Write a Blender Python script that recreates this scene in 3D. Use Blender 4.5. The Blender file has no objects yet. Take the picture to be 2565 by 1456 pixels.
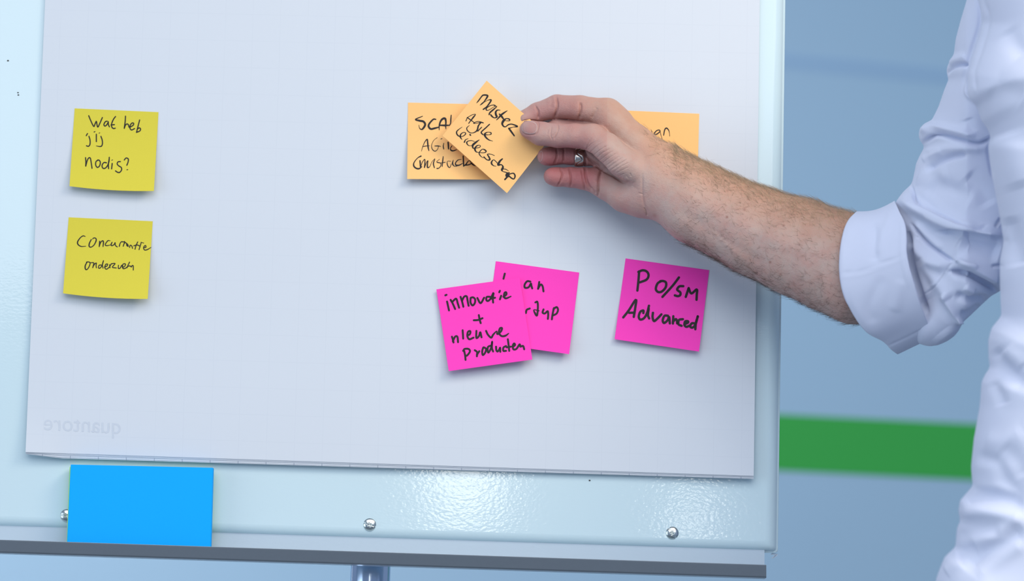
import bpy, bmesh, math, random
import numpy as np
from mathutils import Vector, Matrix
from mathutils.bvhtree import BVHTree
random.seed(7); rng = np.random.default_rng(7)

# ------------------------------------------------------------------ camera, world, lights, exposure
scn = bpy.context.scene
F = 7125.0                       # focal length in pixels of the 2565 px frame (100 mm on 36 mm)
CAM = np.array([0.0, 0.0, 1.45]); ROLL = 0.030; DIST = 2.62
r_ = np.array([math.cos(ROLL), 0, math.sin(ROLL)]); u_ = np.array([-math.sin(ROLL), 0, math.cos(ROLL)]); f_ = np.array([0, 1.0, 0])
cd = bpy.data.cameras.new('camera'); cam = bpy.data.objects.new('camera', cd); scn.collection.objects.link(cam)
M = Matrix(((r_[0], u_[0], -f_[0]), (r_[1], u_[1], -f_[1]), (r_[2], u_[2], -f_[2]))).to_4x4()
M.translation = Vector(CAM); cam.matrix_world = M
cd.sensor_width = 36; cd.lens = 100; cd.clip_start = 0.05
cd.dof.use_dof = True; cd.dof.focus_distance = 2.58; cd.dof.aperture_fstop = 4.6
scn.camera = cam
scn.view_settings.view_transform = 'Standard'; scn.view_settings.look = 'None'
scn.view_settings.gamma = 1; scn.view_settings.use_curve_mapping = False
scn.view_settings.exposure = -0.21

w = bpy.data.worlds.new('world'); scn.world = w; w.use_nodes = True
w.node_tree.nodes['Background'].inputs[0].default_value = (0.54, 0.70, 1.0, 1)
w.node_tree.nodes['Background'].inputs[1].default_value = 0.50

def area(name, loc, target, sx, sy, power, col):
    l = bpy.data.lights.new(name, 'AREA'); l.shape = 'RECTANGLE'; l.size = sx; l.size_y = sy
    l.energy = power; l.color = col
    o = bpy.data.objects.new(name, l); scn.collection.objects.link(o)
    o.location = loc
    o.rotation_euler = (Vector(target) - Vector(loc)).to_track_quat('-Z', 'Y').to_euler()
    return o
area('ceiling_light', (0.3, 0.15, 2.95), (0.2, 0.9, 0.0), 3.6, 3.0, 96, (0.98, 0.97, 0.97))
area('ceiling_panel_light', (1.0, 1.75, 2.6), (0.3, 2.6, 1.3), 0.6, 0.5, 12, (1.0, 0.84, 0.62))
area('window_light', (-2.4, 1.3, 1.5), (0.0, 2.6, 1.3), 1.6, 1.6, 20, (0.72, 0.86, 1.0))
area('back_ceiling_light', (-0.13, -3.5, 2.62), (0.0, 2.6, 1.3), 0.20, 0.30, 2.6, (1.0, 0.97, 0.86))
area('back_ceiling_light', (0.56, -3.3, 2.44), (0.2, 2.6, 1.3), 0.05, 0.12, 0.6, (1.0, 0.97, 0.86))
area('wall_wash_light', (-1.6, 3.9, 1.6), (-0.3, 5.5, 1.1), 1.2, 1.2, 26, (0.98, 0.95, 0.93))  # unseen lamp added to brighten the back wall

# ------------------------------------------------------------------ pixel -> place helpers
TILT = math.radians(8)
NB = np.array([0, -math.cos(TILT), math.sin(TILT)])        # board normal (towards the room)
OB = CAM + DIST * f_
def rays(px, py):
    px = np.asarray(px, float); py = np.asarray(py, float)
    return f_ + ((px - 1282.5) / F)[..., None] * r_ + ((728 - py) / F)[..., None] * u_
def P(px, py, n=0.0):
    """photo pixel at n millimetres in front of the board plane"""
    d = rays(px, py); n = np.asarray(n, float)
    t = ((OB - CAM) @ NB + n / 1000.0) / (d @ NB)
    return CAM + d * t[..., None]
def PY(px, py, Y):
    d = rays(px, py); return CAM + d * (Y / d[..., 1])[..., None]
K = 2.75                                                     # px per mm near the board
def PZ(a):                                                   # (N,3) of px, py, z(px) -> world
    return P(a[:, 0], a[:, 1], a[:, 2] / K)

# ------------------------------------------------------------------ object helpers
COL = scn.collection
def tag(o, label=None, cat=None, group=None, kind=None):
    if label: o['label'] = label
    if cat: o['category'] = cat
    if group: o['group'] = group
    if kind: o['kind'] = kind
    return o
def empty(name, loc):
    o = bpy.data.objects.new(name, None); COL.objects.link(o); o.location = loc; o.empty_display_size = 0.05
    return o
def link(name, me, mat, parent=None, smooth=True, origin=None):
    if origin is not None:
        me.transform(Matrix.Translation(-Vector(origin)))
    o = bpy.data.objects.new(name, me); COL.objects.link(o)
    if mat: me.materials.append(mat)
    if smooth: me.polygons.foreach_set('use_smooth', [True] * len(me.polygons))
    if origin is not None: o.location = origin
    if parent is not None:
        o.parent = parent; o.matrix_parent_inverse = Matrix.Translation(-Vector(parent['_w']) if '_w' in parent else -parent.location)
    return o
def pyd(name, verts, faces):
    me = bpy.data.meshes.new(name)
    me.from_pydata([tuple(v) for v in np.asarray(verts)], [], [tuple(int(i) for i in f) for f in faces]); me.update()
    return me
def quads_mesh(name, V, Q):
    V = np.asarray(V, np.float32); Q = np.asarray(Q, np.int32)
    me = bpy.data.meshes.new(name)
    me.vertices.add(len(V)); me.vertices.foreach_set('co', V.ravel())
    me.loops.add(Q.size); me.loops.foreach_set('vertex_index', Q.ravel())
    me.polygons.add(len(Q)); me.polygons.foreach_set('loop_start', np.arange(0, Q.size, Q.shape[1], dtype=np.int32))
    me.update(calc_edges=True); me.validate()
    return me
def grid_faces(nu, nv, wrap=False):
    i = np.arange(nu - 1)[:, None] * nv; j = np.arange(nv if wrap else nv - 1)[None, :]
    j2 = (j + 1) % nv
    return np.stack([(i + j), (i + nv + j), (i + nv + j2), (i + j2)], -1).reshape(-1, 4)

def leaf_mesh(name, V, nu, nv, thick, uv=None):
    """thin sheet: front grid, back grid and a crisp rim of its own"""
    n = nu * nv; g = np.arange(n).reshape(nu, nv)
    off = -NB * thick
    b = list(g[:, 0]) + list(g[-1, 1:]) + list(g[-2::-1, -1]) + list(g[0, -2:0:-1]); b = np.array(b); m = len(b)
    VV = np.vstack([V, V + off, V[b], V[b] + off])
    Q = grid_faces(nu, nv)[:, ::-1]; r = 2 * n + np.arange(m); r2 = np.roll(r, -1)
    me = quads_mesh(name, VV, np.vstack([Q, Q[:, ::-1] + n, np.stack([r, r2, r2 + m, r + m], -1)]))
    if uv is not None:
        li = np.empty(len(me.loops), np.int32); me.loops.foreach_get('vertex_index', li)
        U = np.vstack([uv, uv, uv[b], uv[b]])[li]; me.uv_layers.new(name='UVMap').data.foreach_set('uv', U.ravel().astype(np.float32))
    return me

# ------------------------------------------------------------------ materials
def lin(c):
    return tuple(((x / 255) / 12.92 if x / 255 <= 0.04045 else ((x / 255 + 0.055) / 1.055) ** 2.4) for x in c)
def mat(name, col, rough=0.6, metal=0.0, spec=0.5, noise=None, bump=None, coat=0.0, sss=0.0, sheen=0.0, coords='Object'):
    m = bpy.data.materials.new(name); m.use_nodes = True; nt = m.node_tree; b = nt.nodes['Principled BSDF']
    b.inputs['Base Color'].default_value = (*col, 1); b.inputs['Roughness'].default_value = rough
    b.inputs['Metallic'].default_value = metal; b.inputs['Specular IOR Level'].default_value = spec
    b.inputs['Coat Weight'].default_value = coat; b.inputs['Coat Roughness'].default_value = 0.08
    b.inputs['Sheen Weight'].default_value = sheen
    if sss:
        b.inputs['Subsurface Weight'].default_value = sss; b.inputs['Subsurface Radius'].default_value = (1.0, 0.35, 0.2); b.inputs['Subsurface Scale'].default_value = 0.004
    tc = nt.nodes.new('ShaderNodeTexCoord')
    if noise:                                     # (scale, amount)
        n = nt.nodes.new('ShaderNodeTexNoise'); n.inputs['Scale'].default_value = noise[0]; n.inputs['Detail'].default_value = 4
        nt.links.new(tc.outputs[coords], n.inputs['Vector'])
        mx = nt.nodes.new('ShaderNodeMix'); mx.data_type = 'RGBA'
        mx.inputs[6].default_value = (*[c * (1 - noise[1]) for c in col], 1); mx.inputs[7].default_value = (*[min(1, c * (1 + noise[1])) for c in col], 1)
        nt.links.new(n.outputs['Fac'], mx.inputs[0]); nt.links.new(mx.outputs[2], b.inputs['Base Color'])
    if bump:                                      # (scale, strength, distance)
        n = nt.nodes.new('ShaderNodeTexNoise'); n.inputs['Scale'].default_value = bump[0]; n.inputs['Detail'].default_value = 3
        nt.links.new(tc.outputs[coords], n.inputs['Vector'])
        bp = nt.nodes.new('ShaderNodeBump'); bp.inputs['Strength'].default_value = bump[1]; bp.inputs['Distance'].default_value = bump[2]
        nt.links.new(n.outputs['Fac'], bp.inputs['Height']); nt.links.new(bp.outputs[0], b.inputs['Normal'])
    return m

M_wall = mat('blue_wall_paint', (0.41, 0.62, 0.80), 0.75, noise=(1.2, 0.03), bump=(300, 0.1, 0.001))
M_stripe = mat('green_stripe_paint', (0.04, 0.46, 0.075), 0.7, noise=(2, 0.04))
M_band = mat('blue_rail_paint', (0.355, 0.56, 0.775), 0.7, noise=(2, 0.03))
M_floor = mat('grey_floor', (0.22, 0.24, 0.26), 0.6, noise=(5, 0.15))
M_board = mat('white_lacquered_steel', (0.61, 0.77, 0.82), 0.07, spec=0.45, coat=0.0)
def board_bump(m):
    nt = m.node_tree; b = nt.nodes['Principled BSDF']; tc = nt.nodes.new('ShaderNodeTexCoord')
    mp = nt.nodes.new('ShaderNodeMapping'); mp.inputs['Scale'].default_value = (1.0, 1.0, 1.7)
    n = nt.nodes.new('ShaderNodeTexNoise'); n.inputs['Scale'].default_value = 260; n.inputs['Detail'].default_value = 1.0
    nt.links.new(tc.outputs['Object'], mp.inputs[0]); nt.links.new(mp.outputs[0], n.inputs['Vector'])
    bp = nt.nodes.new('ShaderNodeBump'); bp.inputs['Strength'].default_value = 0.16; bp.inputs['Distance'].default_value = 0.0003
    nt.links.new(n.outputs['Fac'], bp.inputs['Height']); nt.links.new(bp.outputs[0], b.inputs['Normal'])
board_bump(M_board)
M_tray = mat('grey_white_tray_lacquer', (0.50, 0.60, 0.68), 0.25, spec=0.4)
board_bump(M_tray)
M_lip = mat('dark_grey_edge_lacquer', (0.27, 0.31, 0.35), 0.4, spec=0.4, noise=(300, 0.03))  # darker grey than the tray, for the lip faces only
M_chrome = mat('satin_chrome', (0.55, 0.66, 0.82), 0.16, metal=1.0, noise=(30, 0.06))
M_screw = mat('zinc_screw', (0.62, 0.68, 0.66), 0.22, metal=1.0, noise=(400, 0.15))
M_ink = mat('black_marker_ink', (0.012, 0.010, 0.012), 0.55, spec=0.3, noise=(300, 0.2))
M_ring = mat('silver_ring', (0.62, 0.58, 0.54), 0.22, metal=1.0, noise=(500, 0.1))
M_ring_dark = mat('blackened_silver', (0.05, 0.045, 0.05), 0.4, metal=0.6, noise=(500, 0.2))
M_nail = mat('finger_nail', (0.52, 0.335, 0.315), 0.38, spec=0.5, sss=0.2, noise=(300, 0.05))
M_speck = mat('dark_speck', (0.05, 0.06, 0.06), 0.6, noise=(500, 0.2))
M_print = mat('faint_print', (0.585, 0.64, 0.71), 0.8, noise=(200, 0.03))
def note_mat(name, col):
    m = mat(name, col, 0.75, spec=0.25, noise=(900, 0.03), bump=(1500, 0.15, 0.0002)); return m
M_yel = note_mat('yellow_paper', (0.70, 0.61, 0.057))
M_ora = note_mat('orange_paper', (1.0, 0.57, 0.215))
M_pnk = note_mat('pink_paper', (1.0, 0.055, 0.50))
M_blu = note_mat('blue_paper', (0.0, 0.42, 1.0))
M_grn = note_mat('green_paper', (0.45, 0.85, 0.25))

def paper_mat(name, dark):
    m = mat(name, (0.65, 0.70, 0.755), 0.62, spec=0.35)
    nt = m.node_tree; b = nt.nodes['Principled BSDF']
    uv = nt.nodes.new('ShaderNodeUVMap'); sp = nt.nodes.new('ShaderNodeSeparateXYZ'); nt.links.new(uv.outputs[0], sp.inputs[0])
    outs = []
    for k in (0, 1):
        fr = nt.nodes.new('ShaderNodeMath'); fr.operation = 'PINGPONG'; fr.inputs[1].default_value = 12.5
        nt.links.new(sp.outputs[k], fr.inputs[0])
        lt = nt.nodes.new('ShaderNodeMapRange'); lt.inputs['From Min'].default_value = 0.15; lt.inputs['From Max'].default_value = 0.55
        lt.inputs['To Min'].default_value = 1; lt.inputs['To Max'].default_value = 0
        nt.links.new(fr.outputs[0], lt.inputs[0]); outs.append(lt)
    mxm = nt.nodes.new('ShaderNodeMath'); mxm.operation = 'MAXIMUM'
    nt.links.new(outs[0].outputs[0], mxm.inputs[0]); nt.links.new(outs[1].outputs[0], mxm.inputs[1])
    sc_ = nt.nodes.new('ShaderNodeMath'); sc_.operation = 'MULTIPLY'; sc_.inputs[1].default_value = dark
    nt.links.new(mxm.outputs[0], sc_.inputs[0])
    mx = nt.nodes.new('ShaderNodeMix'); mx.data_type = 'RGBA'
    mx.inputs[6].default_value = (0.65, 0.70, 0.755, 1); mx.inputs[7].default_value = (0.30, 0.36, 0.46, 1)
    nt.links.new(sc_.outputs[0], mx.inputs[0]); nt.links.new(mx.outputs[2], b.inputs['Base Color'])
    return m
M_paper = paper_mat('squared_paper', 0.045)
M_paper2 = paper_mat('squared_paper_edge', 0.8)

# shirt cloth: fine weave bump
M_shirt = mat('white_shirt_cloth', (0.65, 0.70, 0.85), 0.8, spec=0.2, sheen=0.15, noise=(12, 0.015), bump=(2600, 0.12, 0.0003))
# skin: colour driven by painted attributes (redness plus finger shade, warm edge light, spots) and fine noise
def skin_mat():
    m = mat('skin', (0.5, 0.3, 0.25), 0.5, spec=0.35, sss=0.12)
    nt = m.node_tree; b = nt.nodes['Principled BSDF']; tc = nt.nodes.new('ShaderNodeTexCoord')
    def attr(n):
        a = nt.nodes.new('ShaderNodeAttribute'); a.attribute_name = n; return a
    def mix(fac, A, B, inp=None):
        x = nt.nodes.new('ShaderNodeMix'); x.data_type = 'RGBA'
        for s, v in ((6, A), (7, B)):
            if isinstance(v, tuple): x.inputs[s].default_value = (*v, 1)
            else: nt.links.new(v, x.inputs[s])
        nt.links.new(fac, x.inputs[0]); return x.outputs[2]
    n1 = nt.nodes.new('ShaderNodeTexNoise'); n1.inputs['Scale'].default_value = 70; n1.inputs['Detail'].default_value = 8; n1.inputs['Roughness'].default_value = 0.65
    nt.links.new(tc.outputs['Object'], n1.inputs['Vector'])
    mr = nt.nodes.new('ShaderNodeMapRange'); mr.inputs['From Min'].default_value = 0.35; mr.inputs['From Max'].default_value = 0.68
    nt.links.new(n1.outputs['Fac'], mr.inputs[0])
    base = mix(mr.outputs[0], (0.48, 0.355, 0.31), (0.485, 0.29, 0.245))
    red_shade = mix(attr('red').outputs['Fac'], base, (0.38, 0.115, 0.12))
    warm_light = mix(attr('tan').outputs['Fac'], red_shade, (0.56, 0.29, 0.16))
    sp = mix(attr('spot').outputs['Fac'], warm_light, (0.25, 0.09, 0.06))
    nt.links.new(sp, b.inputs['Base Color'])
    v = nt.nodes.new('ShaderNodeTexVoronoi'); v.inputs['Scale'].default_value = 900
    n2 = nt.nodes.new('ShaderNodeTexNoise'); n2.inputs['Scale'].default_value = 300; n2.inputs['Detail'].default_value = 4
    nt.links.new(tc.outputs['Object'], v.inputs['Vector']); nt.links.new(tc.outputs['Object'], n2.inputs['Vector'])
    ad = nt.nodes.new('ShaderNodeMath'); ad.operation = 'MULTIPLY_ADD'; ad.inputs[1].default_value = 0.35
    nt.links.new(v.outputs['Distance'], ad.inputs[0]); nt.links.new(n2.outputs['Fac'], ad.inputs[2])
    bp = nt.nodes.new('ShaderNodeBump'); bp.inputs['Strength'].default_value = 0.6; bp.inputs['Distance'].default_value = 0.0006
    nt.links.new(ad.outputs[0], bp.inputs['Height']); nt.links.new(bp.outputs[0], b.inputs['Normal'])
    return m
M_skin = skin_mat()
M_hair = mat('arm_hair', (0.22, 0.155, 0.10), 0.45, spec=0.6, noise=(60, 0.6))

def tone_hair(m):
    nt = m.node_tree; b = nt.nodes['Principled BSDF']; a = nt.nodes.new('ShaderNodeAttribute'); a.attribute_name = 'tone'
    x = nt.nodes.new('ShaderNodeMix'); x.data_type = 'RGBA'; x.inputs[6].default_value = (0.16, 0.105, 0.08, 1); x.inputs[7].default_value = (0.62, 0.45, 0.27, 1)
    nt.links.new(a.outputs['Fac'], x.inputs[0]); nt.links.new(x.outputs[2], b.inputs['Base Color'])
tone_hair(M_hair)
# ------------------------------------------------------------------ the setting
WY = 5.5
def wallrect(name, x0, x1, z0, z1, y, m, t=0.1):
    v = [(x0, y, z0), (x1, y, z0), (x1, y, z1), (x0, y, z1), (x0, y + t, z0), (x1, y + t, z0), (x1, y + t, z1), (x0, y + t, z1)]
    return link(name, pyd(name, v, [(0, 1, 2, 3), (5, 4, 7, 6), (1, 5, 6, 2), (4, 0, 3, 7), (3, 2, 6, 7), (4, 5, 1, 0)]), m, smooth=False)
tag(wallrect('wall_back', -4, 4, 0, 3.0, WY, M_wall), kind='structure')
def wallband(name, pts, y, t, m):
    a = [PY(np.array(p[0]), np.array(p[1]), y) for p in pts]
    # extend the band straight to both sides
    def ext(p, q, x):
        k = (x - p[0]) / (q[0] - p[0]); return p + (q - p) * k
    tl, tr, br, bl = a
    c = [ext(tl, tr, -3.9), ext(tl, tr, 3.9), ext(bl, br, 3.9), ext(bl, br, -3.9)]
    v = c + [p + np.array([0, t, 0]) for p in c]
    return link(name, pyd(name, v, [(3, 2, 1, 0), (4, 5, 6, 7), (0, 1, 5, 4), (2, 3, 7, 6), (1, 2, 6, 5), (3, 0, 4, 7)]), m, smooth=False)
tag(wallband('trim_1', [(1953, 1039), (2440, 1063), (2430, 1203), (1953, 1179)], WY - 0.003, 0.004, M_stripe), kind='structure')
tag(wallband('trim_2', [(1967, 134), (2370, 173), (2370, 212), (1967, 173)], WY - 0.0015, 0.002, M_band), kind='structure')  # flush strip of slightly darker blue across the wall
fl = pyd('floor', [(-4, -4, 0), (4, -4, 0), (4, WY + .1, 0), (-4, WY + .1, 0), (-4, -4, -.05), (4, -4, -.05), (4, WY + .1, -.05), (-4, WY + .1, -.05)],
         [(0, 1, 2, 3), (7, 6, 5, 4), (0, 4, 5, 1), (1, 5, 6, 2), (2, 6, 7, 3), (3, 7, 4, 0)])
tag(link('floor', fl, M_floor, smooth=False), kind='structure')

# ------------------------------------------------------------------ flipchart easel
base = P(np.array(927.), np.array(1400.), -70.); base[2] = 0.0
easel = empty('flipchart_easel', base)
tag(easel, 'white lacquered flipchart stand with screws, pen tray and steel post', 'flipchart stand')

# board panel: pressed sheet whose rim is rolled backwards; profile swept over a px grid
def board_panel():
    # corners in px (of the outer silhouette)
    TL, TR, BR, BL = (-20., -900.), (1979., -870.), (1948.5, 1386.), (-62., 1322.)
    R = 6.0; r2 = R * K           # rim radius in mm / px
    # rim parameter: 0..1 along quarter arc, then a straight return of 12 mm, then an inward hem
    prof = [(-30, 0.0), (-24, -0.3), (-18, -1.0), (-13, -2.1), (-9, -3.6), (-6, -5.4), (-4.2, -7.2), (-3.6, -7.4), (-0.6, -7.2), (0.0, -7.8), (-1.0, -10.0), (-4, -11.0), (-9, -10.5), (-14, -9.0)]
    def rect(inset):
        l, t = TL[0] - inset, 0
        return [(TL[0] - inset, TL[1] - inset), (TR[0] + inset, TR[1] - inset), (BR[0] + inset, BR[1] + inset), (BL[0] - inset, BL[1] + inset)]
    rings = []
    NS = 8
    for (ins, n) in prof:
        c = rect(ins); ring = []
        cr = 9.0  # corner radius in px
        for k in range(4):
            p0 = np.array(c[k]); pn = np.array(c[(k + 1) % 4]); pp = np.array(c[k - 1])
            a = (pp - p0) / np.linalg.norm(pp - p0); b = (pn - p0) / np.linalg.norm(pn - p0)
            for s in np.linspace(0, math.pi / 2, NS):
                q = p0 + (a + b) * cr - (b * math.cos(s) + a * math.sin(s)) * cr if False else p0 + a * cr * (1 - math.sin(s)) + b * cr * (1 - math.cos(s))
                ring.append((q[0], q[1], n))
        rings.append(ring)
    V = []; 
    for ring in rings:
        a = np.array(ring); V.extend(P(a[:, 0], a[:, 1], a[:, 2]))
    m = len(rings[0]); Q = []
    for i in range(len(rings) - 1):
        for j in range(m):
            Q.append((i * m + j, i * m + (j + 1) % m, (i + 1) * m + (j + 1) % m, (i + 1) * m + j))
    Q.append(tuple(range(m))[::-1])                 # the flat front face
    me = pyd('board_panel', V, Q)
    bm = bmesh.new(); bm.from_mesh(me); bmesh.ops.recalc_face_normals(bm, faces=bm.faces)
    # outward = towards camera for the big face
    big = max(bm.faces, key=lambda f: f.calc_area())
    if big.normal.y > 0: bmesh.ops.reverse_faces(bm, faces=bm.faces)
    bm.to_mesh(me); bm.free()
    o = link('board_panel', me, M_board, easel)
    s = o.modifiers.new('thick', 'SOLIDIFY'); s.thickness = 0.0012; s.offset = -1
    me.polygons[len(me.polygons) - 1].use_smooth = False
    # keep the big face flat shaded against the rim
    try:
        for p in me.polygons:
            if p.area > 0.5: p.use_smooth = False
    except Exception: pass
    return o
board_panel()

ylip = lambda x: 1352.5 + 0.0328 * x
def tray():
    # section through the tray: back plate, floor, outward flared lip with a small hem
    x0, x1 = -90.0, 1915.0
    sec = [(-13, -40), (-13, ylip(0) - 1352.5 + 46), (2, 50), (28, 52)]
    pts = [(-6.0, -60.0), (-6.0, 30.0), (-3.0, 34.0), (4.0, 36.0), (26.0, 33.0), (29.0, 29.0), (38.0, 3.0), (38.6, 0.8), (38.2, 0.0), (37.4, 1.2), (28.0, 27.0), (25.0, 31.0),
           (4.0, 33.5), (-1.5, 31.0), (-4.5, 28.0), (-4.8, -60.0)]
    # (n mm, dy px below lip line)
    xs = [x0, x1 - 6, x1 - 2, x1 + 2] ; V = []
    for k, x in enumerate(xs):
        xe = x + (0 if k < 3 else 0)
        for (n, dy) in pts:
            yy = ylip(x) + dy
            V.append(P(np.array(xe + (2.5 if n > 25 else -2)), np.array(yy), np.array(float(n))))
    m = len(pts); Q = []
    for i in range(len(xs) - 1):
        for j in range(m):
            Q.append((i * m + j, (i + 1) * m + j, (i + 1) * m + (j + 1) % m, i * m + (j + 1) % m))
    Q.append(tuple(range(m))); Q.append(tuple((len(xs) - 1) * m + j for j in reversed(range(m))))
    me = pyd('tray', V, Q)
    bm = bmesh.new(); bm.from_mesh(me); bmesh.ops.recalc_face_normals(bm, faces=bm.faces); bm.to_mesh(me); bm.free()
    me.materials.append(M_tray); me.materials.append(M_lip)
    for p in me.polygons:
        n_ = max((CAM + DIST * f_ - np.array(me.vertices[i].co)) @ -NB for i in p.vertices) * 1000; n0 = min((CAM + DIST * f_ - np.array(me.vertices[i].co)) @ -NB for i in p.vertices) * 1000
        if n0 > 24.5 and len(p.vertices) == 4: p.material_index = 1
    o = link('pen_tray', me, None, easel, smooth=False)
    o['label'] = 'long grey pen tray with dark flared lip under the board'
tray()

def cyl(name, p, q, r, m, parent, seg=40, tube=None):
    p = Vector(p); q = Vector(q); d = (q - p).normalized()
    a = d.orthogonal().normalized(); b = d.cross(a); V = []
    prof = [(0, r * .97), (0.002, r), (0.998, r), (1, r * .97)]
    for (t, rr) in prof:
        for i in range(seg):
            an = 2 * math.pi * i / seg
            V.append(p + (q - p) * t + (a * math.cos(an) + b * math.sin(an)) * rr)
    Q = []
    for i in range(3):
        for j in range(seg): Q.append((i * seg + j, i * seg + (j + 1) % seg, (i + 1) * seg + (j + 1) % seg, (i + 1) * seg + j))
    Q.append(tuple(range(seg))[::-1]); Q.append(tuple(3 * seg + j for j in range(seg)))
    return link(name, pyd(name, V, Q), m, parent)
pt = P(np.array(927.), np.array(1445.), -62.)
upn = np.array([0, math.sin(TILT), math.cos(TILT)])
cyl('post', pt - upn * (pt[2] - 0.04) / upn[2], pt + upn * 0.5, 0.0187, M_chrome, easel)
foot0 = pt - upn * (pt[2] - 0.03) / upn[2]
for a in (0.3, 2.4, 4.5):
    cyl('foot', foot0, foot0 + np.array([math.cos(a) * .36, math.sin(a) * .36, -0.012]), 0.014, M_chrome, easel, 16)

def screw(cx, cy, ang, idx):
    R = 16.2; nr, na = 26, 96; V = []
    for i in range(nr):
        rr = R * (i / (nr - 1))
        for j in range(na):
            a = 2 * math.pi * j / na
            x, y = rr * math.cos(a), rr * math.sin(a)
            q = rr / R
            h = 3.0 * math.sqrt(max(0, 1 - (q * 0.93) ** 2)) - 1.1
            # slot and cross recess
            xs, ys = x * math.cos(ang) + y * math.sin(ang), -x * math.sin(ang) + y * math.cos(ang)
            if abs(ys) < 1.5: h -= 0.55
            b = ang + 0.9
            x2, y2 = x * math.cos(b) + y * math.sin(b), -x * math.sin(b) + y * math.cos(b)
            if (abs(x2) < 1.9 and abs(y2) < 5.2) or (abs(y2) < 1.9 and abs(x2) < 5.2): h -= 1.2
            V.append((cx + x, cy + y, h))
    V = np.array(V); W = P(V[:, 0], V[:, 1], V[:, 2])
    rim = V[-na:].copy(); rim[:, 2] = -0.5
    W = np.vstack([W, P(rim[:, 0], rim[:, 1], rim[:, 2])])
    return link('screw', quads_mesh('screw', W, grid_faces(nr + 1, na, True)), M_screw, easel)
def corner_hem():
    pts = [(1934, 1386, -3.0), (1948.5, 1388, -7.5), (1947, 1393, -7.0), (1936, 1400, -5.5), (1932, 1398, -5.0), (1941, 1391.5, -5.5), (1930, 1389.5, -3.5)]
    a = np.array(pts); f = P(a[:, 0], a[:, 1], a[:, 2]); b = P(a[:, 0], a[:, 1], a[:, 2] - 9); m = len(pts)
    me = pyd('corner_hem', np.vstack([f, b]), [tuple(range(m)), tuple(range(2 * m - 1, m - 1, -1))] + [(i, m + i, m + (i + 1) % m, (i + 1) % m) for i in range(m)])
    bm = bmesh.new(); bm.from_mesh(me); bmesh.ops.recalc_face_normals(bm, faces=bm.faces); bm.to_mesh(me); bm.free()
    link('corner_hem', me, M_tray, easel, smooth=False)
corner_hem()
screw(926, 1315, 0.32, 0); screw(1684, 1336, 0.95, 1); screw(167, 1292, 0.1, 2)
for (x, y, r) in ((20, 152, 2.0), (45, 232, 1.6), (46, 238, 1.8), (1943, 762, 1.8), (1477, 1204, 2.0)):
    a = np.linspace(0, 2 * math.pi, 9)[:-1]
    xx = x + r * np.cos(a) * 1.3; yy = y + r * np.sin(a)
    fr = P(xx, yy, np.full(8, 0.25)); bk = P(xx, yy, np.full(8, -0.1))
    me = pyd('speck', np.vstack([fr, bk]), [tuple(range(8))[::-1]] + [(i, (i + 1) % 8, 8 + (i + 1) % 8, 8 + i) for i in range(8)])
    if x < 1900: link('speck', me, M_speck, easel, smooth=False)

# ------------------------------------------------------------------ flipchart pad (sheets)
pad0 = P(np.array(990.), np.array(1190.), 2.)
pad = empty('flipchart_pad', pad0)
tag(pad, 'white squared flipchart paper pad covering the stand, carrying the sticky notes', 'paper pad')
UMM = 26.05 * 25
def paper_n(s, t):
    """mm in front of the board; s across 0..1, t down 0..1 (1 = bottom edge)"""
    q = np.clip((t - 0.55) / 0.45, 0, 1)
    n = 3.2 + 3.6 * q ** 2
    n = n + 0.55 * np.sin(s * 9 + t * 4) * (0.3 + 0.7 * q) + 0.7 * np.sin(t * 21 + s * 2.2) * q * (0.5 + 0.5 * np.sin(s * 5 + 1))
    n = n + 3.5 * np.exp(-((s / 0.05) ** 2)) * np.clip((t - 0.93) / 0.07, 0, 1) ** 2
    n = n + 3.0 * np.exp(-(((1 - s) / 0.10) ** 2)) * np.clip((t - 0.85) / 0.15, 0, 1) ** 2
    return n
TLp, TRp, BRp, BLp = np.array([146., -760.]), np.array([1912.5, -731.]), np.array([1888., 1192.5]), np.array([64., 1133.])
def pad_xy(s, t):
    # left edge follows the photo: gentle bow
    top = TLp[None] * (1 - s[:, None]) + TRp[None] * s[:, None]
    bot = BLp[None] * (1 - s[:, None]) + BRp[None] * s[:, None]
    xy = top * (1 - t[:, None]) + bot * t[:, None]
    return xy
def sheet(name, drop, dn, m, label=None, n_u=90, n_v=110, tmin=0.0, inset=0.0):
    s, t = np.meshgrid(np.linspace(0, 1, n_u), np.linspace(tmin, 1, n_v), indexing='ij'); s = s.ravel(); t = t.ravel()
    xy = pad_xy(s, t); n = paper_n(s, t) + dn
    k = np.clip((t - 0.6) / 0.4, 0, 1)
    xy[:, 1] += drop * k * (0.45 + 0.75 * np.clip(s / 0.05, 0, 1) * (1.0 - 0.62 * s))
    xy[:, 0] += inset * (1 - 2 * s)
    V = P(xy[:, 0], xy[:, 1], n)
    me = leaf_mesh(name, V, n_u, n_v, 0.00012, np.stack([s * UMM - 0.6 * 25 + 250, (1 - t) * 712.0 + 8 + 500], -1))
    o = link(name, me, m, pad)
    if label: o['label'] = label
    return o
sheet('sheet', 0, 0.0, M_paper, 'top sheet with faint squares')
for k in range(4):
    sheet('sheet', [2.4, 4.6, 8.4, 10.6][k], -0.55 - 0.45 * k, M_paper2 if k > 1 else M_paper, None, 60, 60, 0.3, 0.4)

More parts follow.
